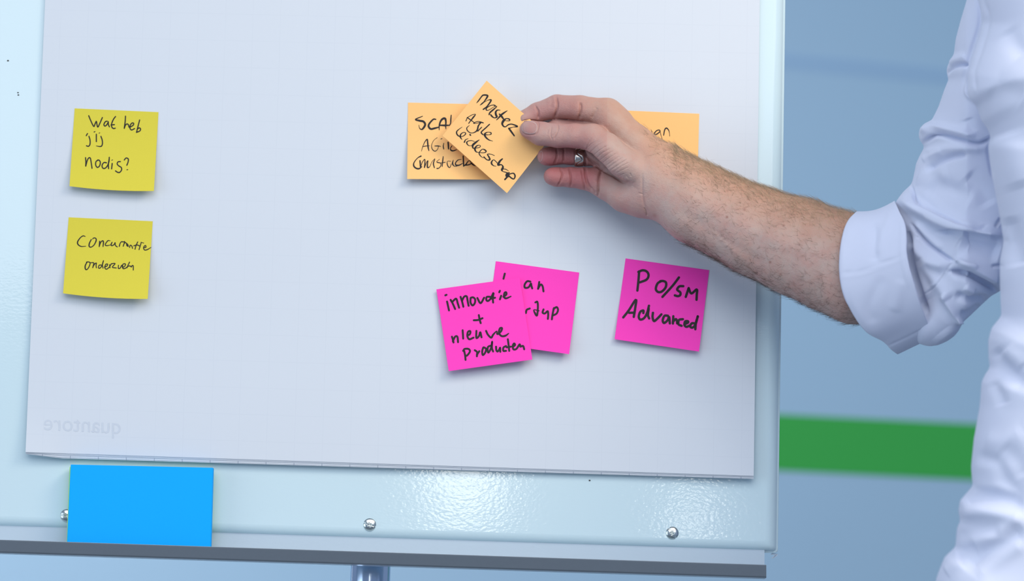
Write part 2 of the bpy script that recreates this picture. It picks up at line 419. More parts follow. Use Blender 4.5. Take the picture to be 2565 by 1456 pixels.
# mirrored print showing through the sheet
def showthrough():
    cu = bpy.data.curves.new('print', 'FONT'); cu.body = 'quantore'; cu.size = 1.0; cu.resolution_u = 4
    o = bpy.data.objects.new('print_tmp', cu); COL.objects.link(o)
    me = bpy.data.meshes.new_from_object(o.evaluated_get(bpy.context.evaluated_depsgraph_get()))
    bpy.data.objects.remove(o); bpy.data.curves.remove(cu)
    co = np.empty(len(me.vertices) * 3); me.vertices.foreach_get('co', co); co = co.reshape(-1, 3)
    wx = co[:, 0].max(); x = 304 - co[:, 0] / wx * 194
    y = 1087 - co[:, 1] / wx * 194 * 1.0 * 1.08 - (304 - x) * 0.05
    y = y
    # bend onto the sheet
    s = (x - 66) / 1824.0; t = (y + 760) / (1893 + 60 * s)
    V = P(x, y, paper_n(s, t) + 0.12)
    me.vertices.foreach_set('co', V.ravel()); me.update()
    link('show_through_print', me, M_print, pad, smooth=False)['label'] = 'faint mirrored lettering showing through the paper'
bpy.context.view_layer.update()
showthrough()

# ------------------------------------------------------------------ sticky notes and their handwriting
def parse(z, txt):
    (ox, oy, sc, w0) = z; out = []
    for line in txt.strip().split('|'):
        pts = []
        for tok in line.split():
            a = [float(v) for v in tok.split(',')]
            pts.append((ox + a[0] / sc, oy + a[1] / sc, (a[2] if len(a) > 2 else w0) / sc))
        out.append(pts)
    return out
def catmull(pts, per=7):
    p = np.array(pts, float)
    if len(p) == 2:
        t = np.linspace(0, 1, 8)[:, None]; return p[0] * (1 - t) + p[1] * t
    q = np.vstack([2 * p[0] - p[1], p, 2 * p[-1] - p[-2]]); out = []
    for i in range(1, len(q) - 2):
        p0, p1, p2, p3 = q[i - 1], q[i], q[i + 1], q[i + 2]
        for t in np.linspace(0, 1, per, endpoint=False):
            out.append(0.5 * ((2 * p1) + (-p0 + p2) * t + (2 * p0 - 5 * p1 + 4 * p2 - p3) * t * t + (-p0 + 3 * p1 - 3 * p2 + p3) * t ** 3))
    out.append(p[-1]); return np.array(out)
def inv_bilinear(c, x, y):
    s = np.full(x.shape, .5); t = np.full(x.shape, .5)
    TL, TR, BR, BL = [np.array(k, float) for k in c]
    for _ in range(12):
        a = TL * ((1 - s) * (1 - t))[:, None] + TR * (s * (1 - t))[:, None] + BR * (s * t)[:, None] + BL * ((1 - s) * t)[:, None]
        ds = (TR - TL) * (1 - t)[:, None] + (BR - BL) * t[:, None]; dt = (BL - TL) * (1 - s)[:, None] + (BR - TR) * s[:, None]
        e = np.stack([x, y], -1) - a; det = ds[:, 0] * dt[:, 1] - ds[:, 1] * dt[:, 0]
        s = s + (e[:, 0] * dt[:, 1] - e[:, 1] * dt[:, 0]) / det; t = t + (ds[:, 0] * e[:, 1] - ds[:, 1] * e[:, 0]) / det
    return s, t
def sticky(label, corners, nf, m, strokes, group, bow=(0, 0, 0, 0)):
    wk = 1.22 if m is M_pnk else 1.12
    TL, TR, BR, BL = [np.array(k, float) for k in corners]
    NN = 25
    s, t = np.meshgrid(np.linspace(0, 1, NN), np.linspace(0, 1, NN), indexing='ij'); s = s.ravel(); t = t.ravel()
    xy = TL * ((1 - s) * (1 - t))[:, None] + TR * (s * (1 - t))[:, None] + BR * (s * t)[:, None] + BL * ((1 - s) * t)[:, None]
    # slight bow of the bottom edge
    xy[:, 1] += bow[0] * 4 * s * (1 - s) * t ** 2
    V = P(xy[:, 0], xy[:, 1], nf(s, t))
    org = V.mean(0)
    me = leaf_mesh('sticky_note', V, NN, NN, 0.00016)
    o = link('sticky_note', me, m, None, origin=org)
    tag(o, label, 'sticky note', group); o['_w'] = list(org)
    if strokes:
        VV = []; QQ = []
        for st in strokes:
            c = catmull(st); d = np.gradient(c[:, :2], axis=0); L = np.linalg.norm(d, axis=1); L[L < 1e-6] = 1; d /= L[:, None]
            nn = np.stack([-d[:, 1], d[:, 0]], -1); hw = np.maximum(c[:, 2] * wk, 1.2) / 2
            Lp = c[:, :2] + nn * hw[:, None]; Rp = c[:, :2] - nn * hw[:, None]
            # round caps
            def cap(ctr, dd, n0, h):
                return [ctr + h * (n0 * math.cos(a) + dd * math.sin(a)) for a in np.linspace(0, math.pi, 7)]
            pts = list(Lp) + cap(c[-1, :2], d[-1], nn[-1], hw[-1])[1:-1] + list(Rp[::-1]) + cap(c[0, :2], -d[0], -nn[0], hw[0])[1:-1]
            b = len(VV); n_ = len(c); VV += pts
            for i in range(n_ - 1):
                QQ.append((b + i, b + i + 1, b + n_ + 5 + (n_ - 1 - (i + 1)), b + n_ + 5 + (n_ - 1 - i)))
            e0 = b + n_ - 1
            QQ.append(tuple([e0] + [b + n_ + k for k in range(5)] + [b + n_ + 5]))
            QQ.append(tuple([b + 2 * n_ + 4] + [b + 2 * n_ + 5 + k for k in range(5)] + [b]))
        A = np.array(VV); s, t = inv_bilinear(corners, A[:, 0], A[:, 1] - 0)
        off = 0.14 + 0.0 * s
        W = P(A[:, 0], A[:, 1] + bow[0] * 4 * s * (1 - s) * t ** 2, nf(s, t) + off)
        me = pyd('handwriting', W, QQ)
        bm = bmesh.new(); bm.from_mesh(me); bmesh.ops.recalc_face_normals(bm, faces=bm.faces)
        for f in bm.faces:
            if f.normal.y > 0: f.normal_flip()
        bm.to_mesh(me); bm.free()
        me.transform(Matrix.Translation(-Vector(org)))
        h = bpy.data.objects.new('handwriting', me); COL.objects.link(h); me.materials.append(M_ink); h.parent = o
        h['label'] = 'black marker handwriting'
    return o

YA = (170, 265, 6.617, 17); YB = (150, 535, 6.617, 14.5); SC = (1010, 270, 8.09, 16); MA = (1120, 210, 9.705, 20)
LE = (1130, 310, 8.565, 18); IN = (1090, 700, 6.196, 25); LS = (1060, 620, 4.412, 18); PO = (1500, 620, 5.2, 26); DG = (1560, 240, 8.09, 18)
T_wat = parse(YA, '''345,165 390,270 430,342 450,300 472,258 482,310 497,352 530,290 572,195 | 650,255 620,265 597,310 612,335 640,320 668,275 | 668,262 672,310 688,348 |
790,178 755,225 725,300 728,350 755,375 785,370 | 715,318 770,312 | 955,172 950,260 935,372 | 935,372 955,320 985,300 1005,320 1015,355 1040,348 1082,322 1090,292 1065,285 1035,320 1030,370 1055,400 1105,378 |
1190,235 1165,330 1138,440 | 1145,436 1190,418 1205,388 1185,365 1150,388 | 350,505 368,570 365,640 340,668 308,660 | 325,460 305,493 | 472,470 472,590 | 437,433 452,425,10 |
548,505 570,570 572,630 555,665 520,670,14 470,660,8 | 515,453,10 530,447,10 | 293,855 298,920 297,992 | 297,990 320,905 345,860 372,862 388,940 400,1025 | 500,890 465,920 462,975 490,1010 525,985 538,930 520,895 495,890 |
640,935 600,930 568,970 575,1015 610,1025 650,990 680,920 686,845 | 683,880 672,960 675,1028 | 735,945 725,1032 | 725,893,10 742,887,10 | 870,915 830,920 818,955 845,985 885,1010 890,1050 860,1088 825,1088 790,1065 |
935,890 965,858 1000,872 1000,915 978,975 | 980,1048,14 993,1046,12''')
T_con = parse(YB, '''420,380,10 385,370 340,400 295,465,18 300,510,18 350,543 430,540,8 | 520,430 490,490,18 485,540,18 515,555 565,520 600,450,18 595,410 560,405 540,425,8 | 660,460,18 652,545 | 652,540 675,480 705,450,16 722,470,18 715,545 |
835,450,8 795,450 752,510 775,530 840,518,8 | 865,475 848,515,18 865,530 900,510 915,480 920,525 950,550 | 985,540,16 1000,490 1025,465 1050,470 1075,465 1060,510 1050,540 | 1062,500 1085,480 1110,500 | 1112,505,26 1120,525,34 1132,540,20 |
1155,560 1165,525 1190,535 1205,575 | 1290,470 1262,530 1245,590 | 1225,535 1275,520 1320,535 | 1345,490 1330,540 1312,597 | 1345,475,10 1390,490,10 | 1390,565 1425,560 1420,530 1395,545 1388,580 1410,605 1455,595 1512,560,8 |
450,800 420,860,18 425,915,18 455,915 490,860 500,810 470,795 440,800 | 500,810,10 560,810 555,850 545,888 | 550,870 580,825 605,815 600,850 605,890 | 685,845 650,850 640,890 665,895 700,850 722,775 | 722,775 705,840 715,895 |
740,880 780,860 790,830 760,835 745,880 760,910 790,905 815,880 | 825,840 830,890 | 830,860 848,835 | 850,825 915,822 870,880 935,893 | 970,850 970,900 1000,895 1025,850 1042,865 | 1040,890 1080,860 1085,830 1050,830 1035,870 1050,905 1085,900 1120,875 |
1155,800 1130,850 1115,890 | 1122,870 1160,862 1185,880 1195,860 1215,862 1217,930''')
T_scal = parse(SC, '''390,172,14 250,235,24 330,262,36 410,280,38 445,340,38 410,410,36 370,440,24 330,410,14 318,350,9 | 660,235,22 610,235,28 530,320,32 515,380,36 560,430,36 640,415,34 715,395,22 |
730,450,12 730,370,24 755,280,32 800,225,38 850,220,38 865,290,30 860,370,24 865,430,12 | 745,355,26 850,358,34 940,355,18 | 972,150,18 965,230,24 960,310,20 940,352,18 |
370,880,9 395,790,12 440,690,16 485,640,22 495,700,26 505,800,26 520,870,16 | 395,790,12 460,775,16 530,770,10 | 690,605,5 620,660,8 575,760,11 590,840,15 640,880,15 690,850,12 715,790,10 | 640,775,14 710,775,20 760,785,8 |
822,720,12 812,780,18 820,835,20 | 760,635,10 785,625,14 | 910,700,26 915,770,28 918,835,22 | 985,775,16 955,830,16 975,865,26 1020,872,22 1080,850,12 | 360,980,26 290,1020,16 220,1110,20 215,1180,28 260,1225,28 320,1235,28 375,1195,18 |
340,1075,26 345,1130,26 350,1200,16 390,1100,14 435,1045,16 440,1100,20 432,1210,22 | 440,1190,14 470,1110,12 500,1075,18 490,1140,24 495,1210,26 540,1190,12 580,1100,8 640,1030,6 | 640,1045,14 612,1130,22 632,1215,18 |
735,1045,6 680,1090,10 700,1110,18 760,1125,16 760,1180,16 720,1225,16 685,1230,22 | 810,990,14 800,1080,22 790,1190,16 | 760,1120,10 850,1105,14 | 960,1085,7 900,1085,7 890,1130,16 910,1190,18 945,1210,14 975,1140,10 |
1015,1060,10 1000,1130,26 1030,1180,16 1090,1185,10 | 1180,1045,8 1110,1060,16 1060,1120,20 1070,1160,26 1130,1165,24 1200,1130,12 | 1215,980,22 1220,1080,26 1225,1185,22 | 1225,1180,20 1270,1150,24 1310,1090,14 1350,1075,12 1385,1130,20 1425,1160,24 1465,1183,5 | 1265,1165,20 1330,1155,20 1400,1120,12''')
T_mas = parse(MA, '''718,465,9 760,415,26 830,320,26 880,275,32 975,280,34 975,320,38 900,430,22 850,480,28 800,520,10 | 850,480,14 930,430,8 1000,395,14 1070,392,30 1030,470,32 960,560,28 880,620,30 |
1165,530,32 1120,515,18 1040,535,18 960,590,20 950,630,26 990,645,16 1060,610,14 1140,560,10 1210,550,14 1120,630,32 1040,700,32 1020,750,26 | 1290,640,12 1220,640,26 1180,690,40 1190,760,44 1210,805,36 1150,828,20 1090,790,34 1060,750,28 |
1460,655,14 1390,700,32 1310,760,42 1250,830,28 1200,880,14 | 1270,735,26 1330,800,42 1380,870,26 | 1380,890,14 1450,900,12 1520,895,20 1510,860,28 1440,845,22 1370,900,52 1340,970,42 1370,1030,30 1420,1045,22 1480,1000,26 1560,980,24 1660,1010,30 1705,1040,32 1600,1055,12 1500,1085,30 |
1500,1085,34 1550,1150,40 1630,1262,30 | 460,900,20 490,830,16 560,780,14 620,750,14 690,742,14 640,810,32 570,900,22 525,960,20 | 490,820,22 560,870,22 650,935,14 | 840,930,14 760,915,14 680,935,18 645,960,20 700,960,12 760,950,14 820,935,26 880,950,22 |
820,940,26 760,1020,32 740,1100,32 700,1160,26 620,1195,16 550,1185,18 490,1130,22 480,1070,20 540,1012,8 | 840,1055,20 745,1150,24 | 1030,985,24 940,1070,26 850,1150,26 830,1190,28 870,1235,24 |
900,1235,30 1000,1240,12 1065,1225,22 1065,1190,22 1000,1175,12 940,1195,28 910,1240,42 950,1310,34 1020,1365,22 1105,1392,5''')
T_mas += parse(LE, '''235,72,8 180,110,14 125,160,22 120,210,26 150,255,24 200,275,14 260,265,14 310,220,20 300,190,16 255,190,14 205,230,24 200,290,28 235,340,8 | 405,233,28 416,246,28 | 365,320,10 310,345,16 285,395,28 |
500,380,8 430,362,12 360,375,16 335,410,26 365,460,16 420,472,10 480,440,8 | 605,345,10 530,400,36 465,460,38 470,520,24 510,525,12 600,510,14 630,480,14 600,460,12 545,480,24 510,540,36 535,600,22 590,615,10 630,622,12 720,620,16 750,590,26 720,560,24 680,545,14 640,570,18 600,630,20 630,690,18 690,735,6 |
930,685,10 860,655,12 780,655,18 810,710,28 830,770,30 770,775,18 705,715,26 | 1000,855,14 950,800,14 910,775,14 870,815,28 870,860,30 910,900,16 965,912,5 | 1100,755,24 1050,800,36 1010,880,42 1080,880,20 1112,930,36 1090,990,42 1110,1022,14 1180,1045,18 1240,1060,14 |
1230,1015,6 1180,980,14 1120,970,12 | 1250,1050,20 1205,1075,44 1195,1115,56 1240,1125,40 | 1215,1130,32 1155,1195,32 | 1240,1120,26 1300,1170,26 1350,1182,24 1372,1120,28 1340,1065,24 1270,1075,20 1230,1100,30''')
T_inn = parse(IN, '''158,248 176,240 | 185,345 215,482 | 240,318 275,380 310,460 | 270,345 325,300 350,370 372,440 | 395,272 420,350 438,425 | 418,330 450,270 490,265 505,340 520,410 | 550,290 550,360 580,405 615,370 620,310 590,280 555,285 |
655,290 705,370 760,285 | 850,270 800,275 795,320 820,335 860,300 905,210 895,290 900,360 | 870,300 930,285 | 995,200 1005,178 | 1025,255 1005,310 | 1060,270 1105,235 1100,200 1075,215 1070,270 1100,295 1175,265,16 |
600,635 670,630 735,603 | 678,555 690,620 707,680 | 260,890 275,935 285,980 | 275,960 310,890 345,892 355,975 | 427,790 435,920 | 505,870 540,850 545,805 510,815 500,880 530,930 595,905 | 640,800 640,910 680,880 700,820 720,900 |
790,800 820,860 870,905 900,860 955,805,14 965,850 1020,810 1038,758 1005,762 990,830 1030,880 1090,875 1140,840,14 | 450,1110 465,1180 472,1250 | 435,1110 460,1080 520,1082 540,1120 500,1178 470,1190 | 615,1100 650,1130 648,1195 | 648,1170 685,1115 |
745,1060 730,1120 740,1175 775,1140 790,1080 755,1055 | 860,1030 820,1050 815,1110 830,1135 870,1060 885,965 880,1060 900,1120 | 945,1045 950,1100 970,1120 1000,1080 1008,1060 1012,1125 | 1100,1035 1060,1060 1060,1110 1100,1110 | 1128,930 1140,1020 1150,1110 | 1110,1055 1175,1045 |
1205,1050 1240,1020 1225,995 1205,1030 1215,1085 1260,1080 1310,1010 1320,1040 | 1325,1045 1365,1035 1382,1085''')
T_lean = parse(LS, '''902,290 888,346 | 1185,378 1150,374 1122,410 1125,445 1165,440 1190,400 1195,420 1205,453 | 1283,382 1270,458 | 1272,450 1300,410 1320,430 1330,486 | 1135,725 1145,690 1178,675 | 1240,608 1262,602 1268,660 1258,752 1235,725 1225,690,10 1280,700,10 |
1330,685 1320,720 1345,730 1375,705 1382,740 1378,790 | 1445,670 1430,740 1422,795 | 1440,682 1475,660 1490,690 1475,730 1440,750''')
T_po = parse(PO, '''525,312 515,440 502,562 | 515,320 570,298 625,315 648,365 620,420 535,455 | 810,440 765,470 742,540 770,580 820,575 870,520 875,460 840,438 800,440 | 1043,392 960,500 828,645 | 1100,505 1050,508 1020,550 1060,585 1060,620 1030,635 990,625 |
1170,530 1150,590 1132,645 | 1170,530 1205,600 1275,548 1275,620 1272,682 | 318,912 390,820 482,682 475,780 455,905 | 395,852 460,850 | 580,855 580,822 540,840 520,900 540,940 590,920 630,850 653,760 | 650,800 640,880 655,925 | 705,852 700,910 720,960 770,920 815,872 |
900,890 855,892 832,950 850,985 895,950 915,905 925,990 | 970,897 965,992 | 965,970 1000,935 1015,950 1020,990 | 1095,935 1045,945 1037,1000 1078,1022 | 1120,1000 1160,980 1160,962 1125,965 1115,1010 1140,1035 1180,1020 | 1250,990 1210,990 1190,1030 1220,1045 1260,1000 1288,898 | 1290,900 1265,980 1257,1066''')
T_sign = parse(DG, '''440,655,14 470,665,16 492,668,10 | 575,690,6 590,735,8 | 640,755,22 690,705,18 740,695,18 752,725,18 680,782,22 630,770,14 | 755,720,12 775,800,10 800,880,6 | 828,800,18 850,690,22 885,655,24 925,690,18 945,750,11 950,820,8''')

def nf_std(corners, base, lift, side=0.0, p=2.2):
    C4 = np.array(corners, float)
    def f(s, t):
        x = (C4[0] * ((1 - s) * (1 - t))[:, None] + C4[1] * (s * (1 - t))[:, None] + C4[2] * (s * t)[:, None] + C4[3] * ((1 - s) * t)[:, None])
        S = (x[:, 0] - 90) / 1815.0; T = (x[:, 1] + 760) / (1900 + 55 * S)
        return paper_n(S, T) + 0.35 + base + lift * t ** p + side * (s - 0.5) * t ** 2
    return f
PB = 4.0
gY, gO, gP = 'yellow notes on the left of the paper', 'orange notes in the upper row', 'pink notes in the lower row'
sticky('yellow square note reading Wat heb jij nodig, upper left of the paper', [(187, 271.5), (397, 281), (385.5, 478.5), (174, 466.5)], nf_std([(187, 271.5), (397, 281), (385.5, 478.5), (174, 466.5)], 0.0, 8, 2), M_yel, T_wat, gY, (4,))
sticky('yellow square note with two lines of cursive, below the other yellow one', [(172, 544.5), (382.5, 554.5), (370, 749), (158, 735)], nf_std([(172, 544.5), (382.5, 554.5), (370, 749), (158, 735)], 0.0, 9, 4), M_yel, T_con, gY, (4,))
sticky('orange note stuck on the paper, half covered by the tilted hand-held note', [(1022, 257), (1229, 262), (1228, 450), (1020, 448.5)], nf_std([(1022, 257), (1229, 262), (1228, 450), (1020, 448.5)], 0.0, 7, -1), M_ora, T_scal, gO)
sticky('orange note mostly hidden behind the hand and wrist', [(1546, 276), (1751.5, 285), (1746, 482), (1540, 470)], nf_std([(1546, 276), (1751.5, 285), (1746, 482), (1540, 470)], 0.0, 6), M_ora, T_sign, gO)
sticky('pink note showing only an and rtup, tucked behind another pink note', [(1242, 654.5), (1451, 683), (1425.5, 887.5), (1215, 858)], nf_std([(1242, 654.5), (1451, 683), (1425.5, 887.5), (1215, 858)], 0.0, 7, 3), M_pnk, T_lean, gP)
sticky('pink note reading innovatie + nieuwe producten, lying over another pink note', [(1093, 725), (1302, 696), (1333.5, 901), (1124, 930)], nf_std([(1093, 725), (1302, 696), (1333.5, 901), (1124, 930)], 2.6, 6.5, 1), M_pnk, T_inn, gP)
sticky('pink note reading PO/SM Advanced, standing alone below the forearm', [(1567, 647.5), (1776.5, 677), (1751, 881), (1539.5, 850)], nf_std([(1567, 647.5), (1776.5, 677), (1751, 881), (1539.5, 850)], 0.0, 6, 2), M_pnk, T_po, gP)
# the note held between thumb and index finger (a bit in front of the paper)
sticky('orange note reading Master Agile held tilted between thumb and finger', [(1219, 202), (1379, 345), (1270, 484), (1108.5, 340)],
       lambda s, t: 23.5 + 3.5 * s - 5.0 * (1 - s) * t + 1.5 * np.sin(s * math.pi) * (1 - t), M_ora, T_mas, gO)

# ------------------------------------------------------------------ blue sticky pad in the tray
def block(name, c, n0, n1, m, parent):
    a = np.array(c, float)
    f = P(a[:, 0], a[:, 1], n1 if np.ndim(n1) else np.full(4, float(n1))); b = P(a[:, 0], a[:, 1], n0 if np.ndim(n0) else np.full(4, float(n0)))
    # push the back corners square behind the front ones
    me = pyd(name, np.vstack([f, f + (-NB) * ((np.asarray(n1, float) - np.asarray(n0, float)) / 1000.0).reshape(-1, 1) * np.ones((4, 1))]),
             [(3, 2, 1, 0), (4, 5, 6, 7), (0, 1, 5, 4), (1, 2, 6, 5), (2, 3, 7, 6), (3, 0, 4, 7)])
    bm = bmesh.new(); bm.from_mesh(me); bmesh.ops.recalc_face_normals(bm, faces=bm.faces)
    bmesh.ops.bevel(bm, geom=bm.edges[:], offset=0.0003, segments=2, affect='EDGES'); bm.to_mesh(me); bm.free()
    return link(name, me, m, parent, smooth=False)
bp0 = P(np.array(350.), np.array(1364.), 18.)
bpad = empty('note_block', bp0)
tag(bpad, 'blank bright blue oblong note block standing in the pen tray', 'note block')
block('blue_block', [(177, 1164), (533.5, 1172), (527.5, 1372), (167.5, 1364)], 9.0, 18.0, M_blu, bpad)
o = block('green_block', [(174.3, 1169), (530, 1177), (524, 1370), (166.5, 1362)], 3.0, 8.9, M_grn, bpad); o['label'] = 'light green notes at the back'

# ------------------------------------------------------------------ implicit surfaces in (px, py, z px) space
def axis(segs):
    out = [segs[0][0]]
    for a, b, h in segs:
        n = max(1, int(round((b - a) / h))); out += list(a + (b - a) * np.arange(1, n + 1) / n)
    return np.array(out, np.float32)
class Field:
    def __init__(s, X, Y, Z, big=80.):
        s.X, s.Y, s.Z = X, Y, Z; s.big = big; s.f = np.full((len(X), len(Y), len(Z)), big, np.float32)
    def window(s, lo, hi):
        r = []
        for A, l, h in zip((s.X, s.Y, s.Z), lo, hi):
            i = max(0, np.searchsorted(A, l) - 1); j = min(len(A), np.searchsorted(A, h) + 1)
            if j <= i: return None
            r.append((i, j))
        return r
def smin(a, b, k):
    if k <= 0: return np.minimum(a, b)
    h = np.maximum(k - np.abs(a - b), 0) / k
    return np.minimum(a, b) - h * h * k * 0.25
def cone(F_, f, p, q, r1, r2, k, flat=1.0, fl2=None, pad=40):
    """round cone between p and q, depth flattened"""
    p = np.array(p, float); q = np.array(q, float); R = max(r1, r2)
    wdw = F_.window(np.minimum(p, q) - R - pad, np.maximum(p, q) + R + pad)
    if wdw is None: return
    (a, b), (c, d), (e, g) = wdw
    x = F_.X[a:b][:, None, None]; y = F_.Y[c:d][None, :, None]; z = F_.Z[e:g][None, None, :]
    v = q - p; L2 = v[0] ** 2 + v[1] ** 2
    if L2 < 1: L2 = v @ v; t = ((x - p[0]) * v[0] + (y - p[1]) * v[1] + (z - p[2]) * v[2]) / L2
    elif flat == 1.0: t = ((x - p[0]) * v[0] + (y - p[1]) * v[1] + (z - p[2]) * v[2]) / (v @ v)
    else: t = ((x - p[0]) * v[0] + (y - p[1]) * v[1]) / L2
    t = np.clip(t, 0, 1)
    dd = np.sqrt((x - p[0] - v[0] * t) ** 2 + (y - p[1] - v[1] * t) ** 2 + ((z - p[2] - v[2] * t) / flat) ** 2) - (r1 + (r2 - r1) * t)
    sub = f[a:b, c:d, e:g]; f[a:b, c:d, e:g] = smin(sub, dd.astype(np.float32), k)
def poly_sd(poly, X, Y):
    """signed distance inside (+) of a polygon on the grid X x Y"""
    P_ = np.array(poly, float); x = X[:, None].astype(float); y = Y[None, :].astype(float)
    d2 = np.full((len(X), len(Y)), 1e18); ins = np.zeros((len(X), len(Y)), bool)
    for i in range(len(P_)):
        a = P_[i]; b = P_[(i + 1) % len(P_)]; v = b - a
        t = np.clip(((x - a[0]) * v[0] + (y - a[1]) * v[1]) / (v @ v + 1e-9), 0, 1)
        d2 = np.minimum(d2, (x - a[0] - v[0] * t) ** 2 + (y - a[1] - v[1] * t) ** 2)
        c = ((a[1] > y) != (b[1] > y)) & (x < (b[0] - a[0]) * (y - a[1]) / (b[1] - a[1] + 1e-12) + a[0]); ins ^= c
    d = np.sqrt(d2); return np.where(ins, d, -d)
def surface_nets(F_, f):
    s = f < 0
    nx, ny, nz = f.shape
    mixed = np.zeros((nx - 1, ny - 1, nz - 1), np.uint8)
    for dx in (0, 1):
        for dy in (0, 1):
            for dz in (0, 1): mixed += s[dx:nx - 1 + dx, dy:ny - 1 + dy, dz:nz - 1 + dz]
    act = (mixed > 0) & (mixed < 8); I, J, L = np.nonzero(act)
    idx = np.full(act.shape, -1, np.int32); idx[I, J, L] = np.arange(len(I))
    acc = np.zeros((len(I), 3)); cnt = np.zeros(len(I))
    cor = [(a, b, c) for a in (0, 1) for b in (0, 1) for c in (0, 1)]
    for i in range(8):
        for j in range(i + 1, 8):
            A, B = cor[i], cor[j]
            if sum(abs(A[k] - B[k]) for k in range(3)) != 1: continue
            fa = f[I + A[0], J + A[1], L + A[2]]; fb = f[I + B[0], J + B[1], L + B[2]]
            m = (fa < 0) != (fb < 0); t = np.where(m, fa / np.where(m, fa - fb, 1), 0)
            pa = np.stack([F_.X[I + A[0]], F_.Y[J + A[1]], F_.Z[L + A[2]]], -1); pb = np.stack([F_.X[I + B[0]], F_.Y[J + B[1]], F_.Z[L + B[2]]], -1)
            acc += np.where(m[:, None], pa + (pb - pa) * t[:, None], 0); cnt += m
    V = acc / cnt[:, None]; Q = []
    for ax in range(3):
        sl0 = [slice(None)] * 3; sl1 = [slice(None)] * 3; sl0[ax] = slice(0, -1); sl1[ax] = slice(1, None)
        ch = s[tuple(sl0)] != s[tuple(sl1)]; i, j, k = np.nonzero(ch); inside = s[i, j, k]
        b, c = [(1, 2), (2, 0), (0, 1)][ax]
        g = np.stack([i, j, k], -1); ok = (g[:, b] > 0) & (g[:, c] > 0) & (g[:, b] < f.shape[b] - 1) & (g[:, c] < f.shape[c] - 1)
        g = g[ok]; inside = inside[ok]; q = []
        for (db, dc) in ((-1, -1), (0, -1), (0, 0), (-1, 0)):
            h = g.copy(); h[:, b] += db; h[:, c] += dc; q.append(idx[h[:, 0], h[:, 1], h[:, 2]])
        q = np.stack(q, -1); q[~inside] = q[~inside][:, ::-1]; Q.append(q)
    Q = np.vstack(Q); Q = Q[(Q >= 0).all(1)]
    return V, Q
def smooth(V, Q, it=2, lam=0.5):
    E = np.vstack([Q[:, [0, 1]], Q[:, [1, 2]], Q[:, [2, 3]], Q[:, [3, 0]]]); n = len(V)
    for _ in range(it):
        s = np.zeros_like(V); c = np.zeros(n)
        for k in range(3): s[:, k] = np.bincount(E[:, 0], V[E[:, 1], k], n) + np.bincount(E[:, 1], V[E[:, 0], k], n)
        c = np.bincount(E[:, 0], minlength=n) + np.bincount(E[:, 1], minlength=n)
        V = V + lam * (s / np.maximum(c, 1)[:, None] - V)
    return V
def vnormals(V, Q):
    fn = np.cross(V[Q[:, 2]] - V[Q[:, 0]], V[Q[:, 3]] - V[Q[:, 1]]); N = np.zeros_like(V)
    for k in range(4):
        for a in range(3): N[:, a] += np.bincount(Q[:, k], fn[:, a], len(V))
    return N / (np.linalg.norm(N, axis=1)[:, None] + 1e-9)
def line_dist(xy, line):
    L = np.array(line, float); d2 = np.full(len(xy), 1e18); tt = np.zeros(len(xy)); n = len(L) - 1
    for i in range(n):
        v = L[i + 1] - L[i]; t = np.clip(((xy - L[i]) @ v) / (v @ v + 1e-9), 0, 1); e = ((xy - L[i] - t[:, None] * v) ** 2).sum(1)
        m = e < d2; d2[m] = e[m]; tt[m] = (i + t[m]) / n
    return np.sqrt(d2), tt
def carve(V, N, lines, zoom, face=0.15):
    """lines: (points, width px, amplitude px [+ out, - in]); acts on surfaces that face the room"""
    ox, oy, sc = zoom
    for pts, wd, am in lines:
        p = np.array([float(v) for tok in pts.split() for v in tok.split(',')]).reshape(-1, 2) / sc + (ox, oy)
        p = catmull(np.hstack([p, p[:, :1] * 0]), 5)[:, :2]
        box = (V[:, 0] > p[:, 0].min() - 4 * wd) & (V[:, 0] < p[:, 0].max() + 4 * wd) & (V[:, 1] > p[:, 1].min() - 4 * wd) & (V[:, 1] < p[:, 1].max() + 4 * wd) & (N[:, 2] > 0.0)
        i = np.nonzero(box)[0]
        if not len(i): continue
        d, t = line_dist(V[i, :2], p)
        g = np.exp(-(d / wd) ** 2) * np.clip(np.sin(math.pi * np.clip(t, 0.0, 1)) * 2.2 + 0.12, 0, 1) * np.clip((N[i, 2] - 0.0) / 0.35, 0, 1)
        V[i] += N[i] * (am * g)[:, None]
    return V

# ------------------------------------------------------------------ the person
person0 = np.array([0.62, 2.25, 0.0])
person = empty('person', person0)
tag(person, 'person in a white shirt with rolled sleeve, left arm reaching to place a note', 'person')

